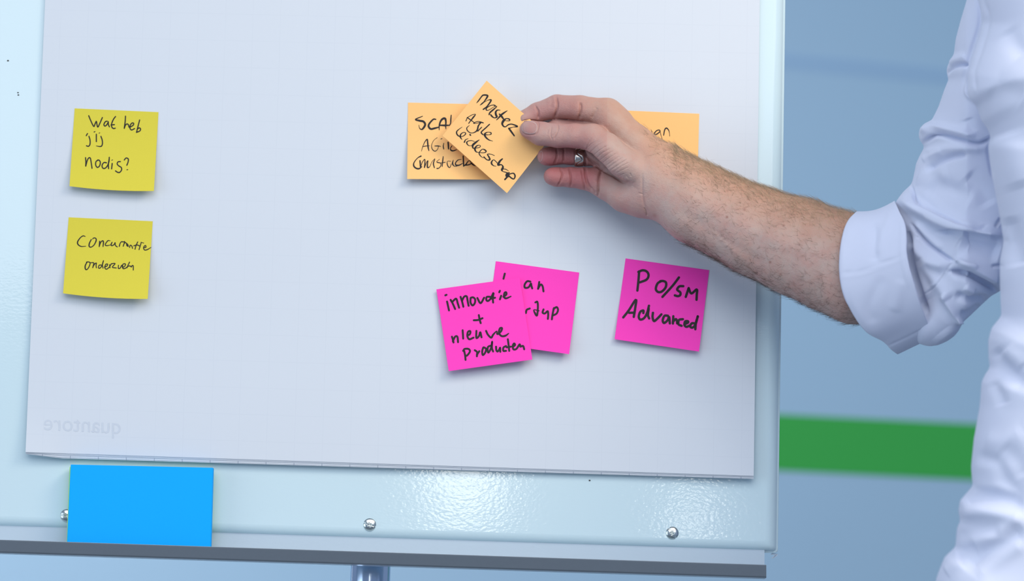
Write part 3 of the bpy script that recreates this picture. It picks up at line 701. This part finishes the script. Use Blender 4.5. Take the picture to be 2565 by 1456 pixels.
ZX = lambda x: 1180 + x / 3.467
ZY = lambda y: 180 + y / 3.467
def hand_arm():
    X = axis([(1285, 1700, 2.2), (1700, 2420, 4.5)]); Y = axis([(215, 560, 2.2), (560, 900, 4.5)]); Z = axis([(14, 230, 2.2), (230, 560, 5)])
    G = Field(X, Y, Z)
    A = G.f
    def chain(f, pts, k, flat=1.0, zoom=True):
        q = [(ZX(p[0]) if zoom else p[0], ZY(p[1]) if zoom else p[1], p[2], p[3]) for p in pts]
        for a, b in zip(q[:-1], q[1:]): cone(G, f, a[:3], b[:3], a[3], b[3], k, flat)
    # forearm (px coordinates), slightly flattened in depth
    chain(A, [(1655, 448, 128, 88), (1750, 512, 160, 101), (1896, 581, 205, 110), (2000, 620, 240, 122), (2088, 655, 275, 128), (2150, 688, 298, 124), (2235, 700, 320, 92), (2320, 715, 345, 70)], 12, 0.78, False)
    # metacarpals and palm
    chain(A, [(1185, 352, 98, 33), (1252, 428, 104, 35.5), (1437, 621, 112, 40), (1617, 771, 122, 48)], 22, 1.0)
    chain(A, [(1170, 500, 86, 30), (1420, 760, 100, 42), (1620, 850, 120, 55)], 22, 1.0)
    chain(A, [(1150, 720, 74, 29), (1400, 880, 90, 42), (1580, 960, 120, 55)], 20, 1.0)
    chain(A, [(1110, 945, 84, 30), (1172, 972, 84, 35), (1343, 1062, 98, 42), (1490, 1090, 116, 47), (1620, 1090, 124, 52)], 22, 1.0)
    # thenar mound, nearer the camera
    chain(A, [(1060, 570, 140, 32), (1180, 655, 160, 35), (1320, 790, 162, 37), (1470, 870, 146, 43)], 8, 1.0)
    out = None
    fingers = [
        ([(468, 402, 56, 21), (575, 352, 50, 24), (745, 302, 58, 29.5), (945, 312, 80, 30.5), (1185, 352, 98, 33)], 15),
        ([(620, 540, 50, 20), (755, 492, 52, 25), (935, 502, 60, 27.5), (1165, 485, 84, 31)], 12),
        ([(652, 736, 72, 22.5), (690, 734, 70, 22.5), (745, 728, 66, 22), (860, 725, 64, 23.2), (985, 733, 70, 24), (1150, 715, 74, 29)], 12),
        ([(706, 908, 82, 22), (745, 914, 80, 23.5), (868, 917, 78, 25), (985, 928, 84, 27.5), (1115, 950, 90, 31)], 12),
        ([(494, 502, 101, 21.5), (530, 512, 104, 24.5), (600, 536, 108, 29.5), (760, 555, 116, 29.8), (905, 556, 128, 30), (1060, 572, 140, 33)], 12)]
    for pts, kk in fingers:
        f = np.full_like(A, G.big); chain(f, pts, 6)
        g = smin(A, f, kk); out = g if out is None else np.minimum(out, g)
    V, Q = surface_nets(G, out)
    V = smooth(V, Q, 3, 0.45)
    # subdivide once (smooth), then carve the creases
    me = quads_mesh('tmp', V, Q); o = bpy.data.objects.new('tmp', me); COL.objects.link(o)
    md = o.modifiers.new('s', 'SUBSURF'); md.levels = 1; md.render_levels = 1
    me2 = bpy.data.meshes.new_from_object(o.evaluated_get(bpy.context.evaluated_depsgraph_get()))
    V = np.empty(len(me2.vertices) * 3); me2.vertices.foreach_get('co', V); V = V.reshape(-1, 3)
    Q = np.empty(len(me2.loops), np.int32); me2.loops.foreach_get('vertex_index', Q); Q = Q.reshape(-1, 4)
    bpy.data.objects.remove(o); bpy.data.meshes.remove(me); bpy.data.meshes.remove(me2)
    N = vnormals(V, Q)
    Z1 = (1180, 180, 3.467); Z8 = (1420, 350, 6.933)
    creases = [
        ('738,205 748,290 738,350 722,410', 3.2, -3.6), ('948,262 950,330 935,420', 3.4, -3.6), ('556,292 582,345 586,410', 2.6, -2.8),
        ('690,215 700,260 690,320', 6, -1.0), ('1095,310 1075,350 1045,405', 4, -1.2), ('1040,420 1100,370 1200,310', 9, -1.0),
        ('752,450 758,490 742,540 722,590', 1.5, -1.6), ('700,470 690,540 702,590', 1.3, -1.0), ('735,520 700,560', 1.2, -0.9), ('668,500 660,540', 1.2, -0.7), ('880,475 860,520', 1.2, -0.5),
        ('742,660 745,740 722,808', 2.4, -3.0), ('806,660 802,790', 2.2, -2.6), ('900,665 905,800', 2, -1),
        ('772,832 792,890 776,950 745,1000', 2.2, -2.8), ('852,830 866,920 862,1005', 2.4, -2.8), ('958,840 968,930 990,1030', 2.2, -2.2),
        ('985,690 990,800 1000,940 1045,1040', 3.5, -3.6), ('1135,835 1108,930 1102,1090', 3.0, -4.2), ('1125,860 1095,960', 7, -2.0),
        ('975,672 1010,740 1060,790 1140,850 1240,905 1330,955', 3.4, -4.0), ('1010,655 1060,740 1140,800 1250,870', 8, 2.0),
        ('1040,1000 1085,1060', 2, -1.5),
        ('445,470 452,430 500,420 570,428 588,450 580,500 560,540 500,548 455,535 443,480', 1.6, -1.5)]
    wr = []
    for pts in ('320,190 420,80 560,0', '345,205 450,95 600,10', '390,235 520,110 650,20', '440,290 560,190 690,110', '500,330 620,230 760,150', '545,380 700,260 820,190', '600,420 760,300 880,230',
                '660,470 820,350 930,280', '700,505 860,385 990,300', '750,535 900,435 1060,330', '790,575 940,470 1080,400', '830,600 980,520 1090,470', '880,640 1000,590', '330,180 380,60 430,-40'):
        wr.append((pts, 1.1 + 0.9 * rng.random(), -0.45 - 0.7 * rng.random()))
    wr += [('1310,560 1310,900 1335,1100 1420,1320', 3.0, -1.6), ('1335,1180 1370,1250 1390,1330', 1.8, -2.2), ('1240,930 1330,950', 2, -1.0), ('1100,580 1115,640', 2.0, -1.2),
           ('800,620 900,700 1000,745 1080,735', 3.2, -1.8), ('950,660 1010,690 1060,660', 6, 1.5), ('1180,720 1140,800 1230,870', 3, -0.6)]
    V = carve(V, N, [(a, b, c * 1.45) for a, b, c in creases], Z1); N = vnormals(V, Q); V = carve(V, N, [(a, b, c * 1.1) for a, b, c in wr], Z8)
    # tendons and faint veins of the wrist and forearm
    V = carve(V, N, [('1700,470 1850,560 2050,640', 22, 2.5), ('1690,520 1800,590 1930,670', 14, -2.0), ('1740,440 1900,520 2080,580', 16, -1.5), ('1760,560 1850,640', 5, 0.8), ('1790,500 1980,590 2090,600', 5, 0.7)], (0, 0, 1))
    # painted attributes
    x, y = V[:, 0], V[:, 1]
    def blob(cx, cy, r, z1=True):
        if z1: cx, cy, r = ZX(cx), ZY(cy), r / 3.467
        return np.exp(-(((x - cx) ** 2 + (y - cy) ** 2) / r ** 2))
    red_shade = 0.75 * blob(650, 735, 120) + 0.65 * blob(700, 910, 120) + 0.55 * blob(850, 330, 230) + 0.6 * blob(850, 720, 120) + 0.72 * blob(900, 920, 150) + 0.55 * blob(1060, 900, 130) + 0.5 * blob(480, 560, 90) + 0.45 * blob(560, 370, 120) + 0.35 * blob(1000, 620, 110) + 0.2 * blob(1400, 1150, 200)
    red_shade = np.where(V[:, 0] < ZX(1180), np.maximum(red_shade, 0.22), red_shade)  # real redness of the fingers together with their shade, painted in
    up = np.interp(x, [1400, 1500, 1567, 1640, 1700, 1800, 1900, 2000, 2100, 2200], [236, 245, 275, 345, 380, 420, 465, 500, 520, 550])
    warm_light = np.clip(1 - (y - up) / 130, 0, 1) * np.clip((x - 1380) / 260, 0, 1)  # warm light along the arm's upper edge, painted into the skin
    spot = np.zeros(len(V))
    for (sx, sy, r, a) in ((1821, 544, 3.2, .8), (1874, 498, 3.5, .5), (1865, 525, 3.5, .45), (1963, 565, 3, .7), (1929, 657, 2.8, .85), (1955, 687, 2.2, .6), (2083, 717, 2.6, .35), (1915, 700, 2.2, .5), (1750, 598, 2.5, .45), (1976, 718, 3.0, .3), (1822, 478, 2.5, .4), (2063, 607, 1.8, .4), (1880, 640, 1.8, .3), (1640, 540, 6, .3), (1700, 430, 2, .3)):
        spot = np.maximum(spot, a * np.exp(-((x - sx) ** 2 + (y - sy) ** 2) / r ** 2))
    W = PZ(V)
    me = quads_mesh('body', W, Q)
    for nm, arr in (('red', np.clip(red_shade, 0, 1)), ('tan', 0.75 * warm_light), ('spot', spot)):
        at = me.attributes.new(nm, 'FLOAT', 'POINT'); at.data.foreach_set('value', arr.astype(np.float32))
    o = link('body', me, M_skin, person); o['label'] = 'bare left forearm and hand, thumb in front of fingers'
    return V, Q, N, W
Vb, Qb, Nb_, Wb = hand_arm()
tri = np.vstack([Qb[:, [0, 1, 2]], Qb[:, [0, 2, 3]]])
bvh = BVHTree.FromPolygons([Vector(v) for v in Wb], [tuple(int(i) for i in q) for q in Qb])
def hit(px, py):
    d = rays(np.array(float(px)), np.array(float(py))); d = Vector(d).normalized()
    return bvh.ray_cast(Vector(CAM), d)
def nail(name, cx, cy, ax, ay, rot, off=0.0004, label=None, sq=3.0):
    V = []; ok = []; nr, na = 9, 40
    c = hit(cx, cy)
    for i in range(nr):
        q = i / (nr - 1)
        for j in range(na):
            a = 2 * math.pi * j / na
            e = (abs(math.cos(a)) ** sq + abs(math.sin(a)) ** sq) ** (-1 / sq)
            x = ax * q * e * math.cos(a); y = ay * q * e * math.sin(a)
            X_, Y_ = cx + x * math.cos(rot) - y * math.sin(rot), cy + x * math.sin(rot) + y * math.cos(rot)
            h = hit(X_, Y_)
            p = (h[0] + h[1] * (off if q < .95 else off * 0.15)) if h[0] is not None else None
            if p is None: p = V[-na] if len(V) >= na else c[0]
            V.append(p)
    o = link(name, quads_mesh(name, np.array([tuple(v) for v in V]), grid_faces(nr, na, True)), M_nail, person)
    s = o.modifiers.new('t', 'SOLIDIFY'); s.thickness = 0.0005; s.offset = -1
    if label: o['label'] = label
nail('fingernail', ZX(508), ZY(484), 68 / 3.467, 56 / 3.467, 0.14, 0.00055, 'thumb nail', 2.6)
nail('fingernail', ZX(606), ZY(735), 17 / 3.467, 48 / 3.467, 0.12, 0.0006, 'ring finger nail seen edge on', 2.2)

# ring on the ring finger
def ring_part():
    nu, na = 26, 120; cx, cy, cz = ZX(942), ZY(731), 69.0; V = []; D = []
    for i in range(nu):
        u = i / (nu - 1) * 2 - 1
        for j in range(na):
            a = 2 * math.pi * j / na
            ph = a * 5
            gr = math.exp(-((u - 0.62 * math.sin(ph) * 1.0) / 0.16) ** 2)
            rr = 25.3 + 0.9 * (1 - u ** 4) - 1.1 * gr
            if abs(u) > 0.92: rr -= 0.8
            V.append((cx + u * 10.5 + 2.4 * math.sin(a) * -0.6, cy + rr * math.sin(a), cz + rr * math.cos(a))); D.append(gr)
    V = np.array(V); me = quads_mesh('ring', PZ(V), grid_faces(nu, na, True))
    o = link('ring', me, M_ring, person); me.materials.append(M_ring_dark)
    D = np.array(D).reshape(nu, na); fi = []
    for i in range(nu - 1):
        for j in range(na): fi.append(1 if D[i:i + 2, [j, (j + 1) % na]].mean() > 0.55 else 0)
    me.polygons.foreach_set('material_index', fi); me.update()
    s = o.modifiers.new('t', 'SOLIDIFY'); s.thickness = 0.0006; s.offset = -1
    o['label'] = 'wide silver finger ring with curved black lines'
ring_part()

# arm hair: thin tapered tubes rooted on the forearm
def arm_hair():
    m = (Vb[:, 0] > 1600) & (Vb[:, 0] < 2190); idx = np.nonzero(m)[0]
    x, y = Vb[idx, 0], Vb[idx, 1]
    up = np.interp(x, [1567, 1640, 1700, 1800, 1900, 2000, 2100, 2200], [275, 345, 380, 420, 465, 500, 520, 550])
    lo = np.interp(x, [1600, 1625, 1700, 1800, 1900, 2000, 2100, 2175], [530, 543, 600, 660, 700, 755, 800, 825])
    q = (y - up) / (lo - up)
    wgt = (Nb_[idx, 2] > -0.45) * (0.20 + 1.6 * np.exp(-((q - 0.0) / 0.16) ** 2) + 0.9 * np.exp(-((q - 1.0) / 0.12) ** 2) * np.clip((x - 1640) / 80, 0, 1) + 0.12 * np.clip((x - 1700) / 200, 0, 1)) * np.clip((x - 1595) / 120, 0.03, 1) * np.where((q > .35) & (x < 1720), 0.15, 1) * np.where(x > 1690, 2.2, 1)
    pick = rng.choice(idx, 6500, p=wgt / wgt.sum(), replace=True)
    V = []; Q = []; S = 6
    p0 = Vb[pick]; n0 = Nb_[pick]
    ax = np.array([0.88, 0.42, 0.45]); ax /= np.linalg.norm(ax)
    side = np.cross(n0, ax); 
    n = len(pick); L = rng.uniform(12, 34, n) * np.where(p0[:, 0] < 1700, 0.75, 1)
    upper = n0[:, 1] < -0.3
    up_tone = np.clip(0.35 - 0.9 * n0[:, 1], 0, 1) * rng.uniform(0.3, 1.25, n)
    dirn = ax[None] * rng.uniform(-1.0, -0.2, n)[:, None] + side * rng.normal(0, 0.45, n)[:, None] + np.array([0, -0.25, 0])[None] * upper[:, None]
    dirn = dirn - n0 * (dirn * n0).sum(1)[:, None]; dirn /= np.linalg.norm(dirn, axis=1)[:, None] + 1e-9
    lift = rng.uniform(0.12, 0.62, n)[:, None]; curl = rng.normal(0, 0.5, n)[:, None]
    pts = []
    for k in range(S):
        t = k / (S - 1)
        pts.append(p0 + (dirn * t + n0 * lift * (t - 0.55 * t * t) + np.cross(n0, dirn) * curl * t * t) * L[:, None] - n0 * 0.6 * (k == 0))
    pts = np.stack(pts, 1)
    a = np.cross(dirn, n0); b = n0; V = []
    for k in range(S):
        r = 0.25 * (1 - 0.8 * k / (S - 1))
        for c in range(3):
            an = 2 * math.pi * c / 3; V.append(pts[:, k] + (a * math.cos(an) + b * math.sin(an)) * r)
    V = np.stack(V, 1).reshape(-1, 3)                    # n, S*3
    base = (np.arange(n) * S * 3)[:, None, None]
    k = np.arange(S - 1)[:, None] * 3; c = np.arange(3)[None]; c2 = (c + 1) % 3
    q = np.stack([k + c, k + c2, k + 3 + c2, k + 3 + c], -1).reshape(1, -1, 4)
    Q = (base + q).reshape(-1, 4)
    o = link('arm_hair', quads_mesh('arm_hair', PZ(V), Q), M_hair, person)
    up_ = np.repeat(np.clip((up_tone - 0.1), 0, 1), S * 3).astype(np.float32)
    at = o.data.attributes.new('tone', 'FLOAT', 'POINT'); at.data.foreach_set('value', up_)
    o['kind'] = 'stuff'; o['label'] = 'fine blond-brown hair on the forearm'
arm_hair()

# ------------------------------------------------------------------ shirt: sleeve and torso
SL = [(2500, -250), (2446, -150), (2421, 0), (2406, 50), (2393, 99), (2389, 135), (2376, 158), (2370, 173), (2372, 190), (2376, 198), (2366, 222), (2350, 268), (2334, 300), (2315, 309), (2303, 322), (2300, 343), (2307, 357), (2316, 367), (2303, 390), (2294, 410), (2288, 442), (2283, 461),
      (2262, 480), (2244, 505), (2225, 540), (2205, 600), (2200, 690), (2225, 770), (2270, 835), (2304, 863), (2328, 869), (2352, 865), (2374, 855), (2392, 842), (2404, 826), (2412, 808), (2430, 792), (2455, 768), (2483, 742), (2560, 700), (2640, 600), (2700, 300), (2760, 0), (2760, -280), (2600, -290)]
TO = [(2454, -150), (2450, -80), (2452, 0), (2461, 56), (2452, 95), (2437, 142), (2425, 185), (2422, 229), (2430, 250), (2446, 268), (2458, 303), (2474, 325), (2481, 342), (2476, 360), (2475, 371), (2483, 433), (2501, 526), (2512, 590), (2513, 605), (2505, 650), (2504, 690), (2506, 760), (2508, 791), (2496, 806),
      (2483, 822), (2475, 853), (2476, 900), (2480, 919), (2466, 940), (2458, 958), (2454, 1016), (2439, 1100), (2432, 1170), (2434, 1200), (2437, 1216), (2420, 1236), (2404, 1254), (2400, 1283), (2405, 1304), (2396, 1325), (2393, 1370), (2378, 1384), (2366, 1395), (2352, 1429), (2343, 1456), (2335, 1560), (2330, 1800), (2340, 2100),
      (3720, 2150), (3690, 1500), (3680, 800), (3730, 250), (3740, 0), (3680, -180), (3540, -300), (3330, -400), (3220, -480), (3130, -500), (3030, -480), (2920, -400), (2720, -330), (2560, -280), (2480, -210)]
def shirt():
    X = axis([(2190, 2600, 5), (2600, 3980, 23)]); Y = axis([(-700, -40, 22), (-40, 1480, 5), (1480, 2300, 27)]); Z = axis([(140, 720, 9), (720, 1260, 14)])
    G = Field(X, Y, Z)
    z = Z[None, None, :].astype(np.float32)
    d = poly_sd(SL, X, Y).astype(np.float32)[:, :, None]
    R = 112.0
    zc = np.interp(Y, [-300, 0, 400, 760], [640, 560, 480, 440])[None, :, None] + np.interp(X, [2200, 2330, 2420], [-140, -80, 0])[:, None, None]
    e = np.maximum(R - d, 0); f1 = np.sqrt(e * e + ((z - zc)) ** 2) - R
    d = poly_sd(TO, X, Y).astype(np.float32)[:, :, None]; R2 = 330.0
    e = np.maximum(R2 - d, 0); zt = 800.0; f2 = np.sqrt(e * e + ((z - zt) / 0.95) ** 2) - R2
    f = np.where(Y[None, :, None] < 262, smin(f1, f2, 8.0), np.minimum(f1, f2)).astype(np.float32)
    f[:, 0] = 50; f[:, -1] = 50; f[-1] = 50; f[:, :, 0] = 50; f[:, :, -1] = 50
    V, Q = surface_nets(G, f); V = smooth(V, Q, 3, 0.5)
    me = quads_mesh('tmp', V, Q); o = bpy.data.objects.new('tmp', me); COL.objects.link(o)
    md = o.modifiers.new('s', 'SUBSURF'); md.levels = 1
    me2 = bpy.data.meshes.new_from_object(o.evaluated_get(bpy.context.evaluated_depsgraph_get()))
    V = np.empty(len(me2.vertices) * 3); me2.vertices.foreach_get('co', V); V = V.reshape(-1, 3)
    Q = np.empty(len(me2.loops), np.int32); me2.loops.foreach_get('vertex_index', Q); Q = Q.reshape(-1, 4)
    bpy.data.objects.remove(o); bpy.data.meshes.remove(me); bpy.data.meshes.remove(me2)
    S7 = (2220, 420, 3.032); S4 = (2050, 0, 1.617); S5 = (2050, 850, 2.402)
    V0 = V.copy()
    for pas in range(1):
        N = vnormals(V, Q)
        BO = 1.7
        V = carve(V, N, [(a, b, c * BO) for a, b, c in [   # broad forms
            ('100,230 300,345 500,440 700,490 900,515', 16, 15), ('160,560 300,680 480,760', 17, 9), ('560,700 720,790 860,850', 15, 12), ('490,790 650,830 860,960', 10, -12),
            ('560,560 700,610 860,660', 26, -12), ('250,700 380,860 480,1000', 16, 6), ('420,960 500,1080 560,1190', 9, 7), ('250,980 350,1150 450,1290', 34, -5), ('155,480 170,700 240,950 300,1120', 9, -16),
            ('520,970 640,1000 780,1000', 10, -8), ('600,900 660,950', 10, 6), ('560,1120 640,1110 720,1050', 9, -7), ('540,1170 580,1160', 8, 5), ('330,120 500,180 640,260', 26, -4), ('600,60 700,160 780,300', 22, -6), ('240,60 330,90 480,60', 26, 4)]], S7)
        N = vnormals(V, Q)
        V = carve(V, N, [(a, b, c * 1.5) for a, b, c in [   # sharp valleys
            ('185,120 235,258 400,358 560,428 700,460 760,440', 3.6, -8), ('235,285 400,385 560,450 690,480', 9, 5), ('190,430 300,560 400,640 505,712', 4.0, -9), ('215,410 330,530 430,620', 8, 4), ('230,520 250,540', 3, -3),
            ('380,488 560,500 690,522 900,556', 5, -9), ('520,690 600,730 700,760', 5, 5), ('800,750 880,745', 4, -6), ('830,450 870,380', 3, -5), ('470,790 600,800 700,850 860,950', 4.5, -7)]], S7)
        V = carve(V, N, [('590,512 545,575 528,610 515,690 520,722', 1.6, -2.6), ('520,722 480,745 440,810 390,880 325,940 245,978', 1.6, -2.6), ('575,520 530,590 500,690', 4, 1.6), ('505,740 380,870 300,935', 4, 1.6)], S7)
        N = vnormals(V, Q)
        V = carve(V, N, [(a, b, c * 1.5) for a, b, c in [('515,305 545,270 600,258', 5, -8), ('525,250 560,240 600,225', 10, 5), ('425,580 480,545 560,562 650,582 705,556', 5.5, -11), ('410,535 470,515 560,530 640,550', 9, 7), ('430,620 540,600 680,600', 12, 5),
            ('430,690 520,642 600,625', 7, -8), ('420,650 500,615', 9, 4), ('400,760 520,860 640,920', 14, 3), ('440,690 520,760 640,800', 18, -3), ('600,480 620,540', 14, -4),
            ('652,-20 668,90 628,230 606,300 602,370 640,425', 6.5, 5.5), ('640,-20 650,90 612,220 592,300 588,370', 4, -5), ('672,0 690,90 650,230 630,300 640,380', 5, -2.5),
            ('700,560 690,620 708,720', 5, -5), ('760,120 800,180 833,220', 26, -4), ('700,340 780,370 833,400', 30, -3), ('750,540 790,640 833,760', 40, 6), ('760,880 790,1000 810,1080', 26, -8)]], S4)
        V = carve(V, N, [(a, b * 1.25, c * 0.8) for a, b, c in [('1050,60 1130,170 1240,280', 14, -13), ('1120,60 1190,120 1240,160', 16, 8), ('1040,250 1090,340 1110,400', 12, -8), ('860,975 960,945 1100,950 1240,1010', 14, -14), ('900,880 1040,890 1240,930', 14, 6), ('860,1050 1050,1050 1240,1080', 13, 8),
            ('830,1180 950,1150 1100,1150', 14, -7), ('900,1230 1050,1180 1240,1060', 12, 6), ('880,1390 1000,1280 1120,1220 1240,1140', 13, -12), ('830,1300 950,1250', 13, -7), ('950,1430 1100,1330 1240,1230', 13, 6), ('940,700 1060,740 1130,860 1240,960', 14, -9),
            ('1100,650 1180,720 1240,830', 20, -8), ('1000,600 1100,620 1240,560', 18, 4), ('760,1400 860,1340', 14, 6)]], S5)
    W = PZ(V)
    o = link('shirt', quads_mesh('shirt', W, Q), M_shirt, person)
    o['label'] = 'white long-sleeved shirt, sleeve pushed up at the elbow'; o['_w'] = [0, 0, 0]
    return o
shirt_o = shirt()

def cuff():
    Lc = catmull([(2146, 534, 0), (2126, 556, 0), (2113, 590, 0), (2106, 640, 0), (2106, 685, 0), (2116, 738, 0), (2142, 792, 0), (2172, 830, 0), (2212, 852, 0), (2232, 872, 0), (2247, 884, 0)], 12)[:, :2]
    Rc = catmull([(2243, 507, 0), (2254, 532, 0), (2268, 562, 0), (2272, 600, 0), (2272, 632, 0), (2279, 670, 0), (2291, 711, 0), (2303, 752, 0), (2318, 792, 0), (2330, 822, 0), (2338, 840, 0)], 12)[:, :2]
    def samp(c, v):
        s = np.r_[0, np.cumsum(np.linalg.norm(np.diff(c, axis=0), axis=1))]; s /= s[-1]
        return np.stack([np.interp(v, s, c[:, 0]), np.interp(v, s, c[:, 1])], -1)
    nu, na = 46, 220
    ph = np.linspace(0, 2 * math.pi, na, endpoint=False); v = (1 - np.cos(ph)) / 2; near = np.sin(ph) >= 0
    A = []; 
    for i in range(nu):
        u = i / (nu - 1)
        l = samp(Lc, v); r = samp(Rc, v)
        cl = Lc[0] * (1 - v)[:, None] + Lc[-1] * v[:, None]; cr = Rc[0] * (1 - v)[:, None] + Rc[-1] * v[:, None]
        l = np.where(near[:, None], l, cl + (cl - l) * 0.8); r = np.where(near[:, None], r, cr + (cr - r) * 0.5)
        p = l * (1 - u) + r * u
        zc = 285 + 70 * u; D = (146 + 26 * u)
        sag = 9 * math.sin(math.pi * u) * np.clip(1 - v / 0.12, 0, 1)
        p[:, 1] += sag
        zz = zc + D * np.sin(ph) * (1 - 0.18 * v)
        zz = zz - 5 * np.exp(-(u / 0.05) ** 2) * near
        A.append(np.column_stack([p, zz]))
    V = np.vstack(A); Q = grid_faces(nu, na, True)
    N = vnormals(V, Q)
    if N[(V[:, 2] > V[:, 2].mean() + 80), 2].mean() < 0: Q = Q[:, ::-1]; N = -N
    V = carve(V, N, [('2106,686 2150,682 2200,665 2272,638', 2.2, -2.2), ('2107,694 2150,690 2200,673 2272,646', 4, 1.2), ('2222,864 2270,842 2332,812', 1.8, -2.4), ('2190,560 2195,620 2190,660', 12, -5),
        ('2240,530 2215,590 2200,640', 10, 4), ('2215,690 2180,760 2190,810', 14, -3), ('2260,700 2240,780', 14, 3), ('2262,560 2262,640 2280,720', 5, 2), ('2115,600 2112,700 2130,770', 4, 2.0)], (0, 0, 1))
    me = quads_mesh('rolled_cuff', PZ(V), Q)
    o = bpy.data.objects.new('rolled_cuff', me); COL.objects.link(o); me.materials.append(M_shirt); me.polygons.foreach_set('use_smooth', [True] * len(me.polygons))
    o.parent = shirt_o; o.matrix_parent_inverse = Matrix.Identity(4)
    s = o.modifiers.new('t', 'SOLIDIFY'); s.thickness = 0.0016; s.offset = -1
    o['label'] = 'wide turned-back cuff'
cuff()
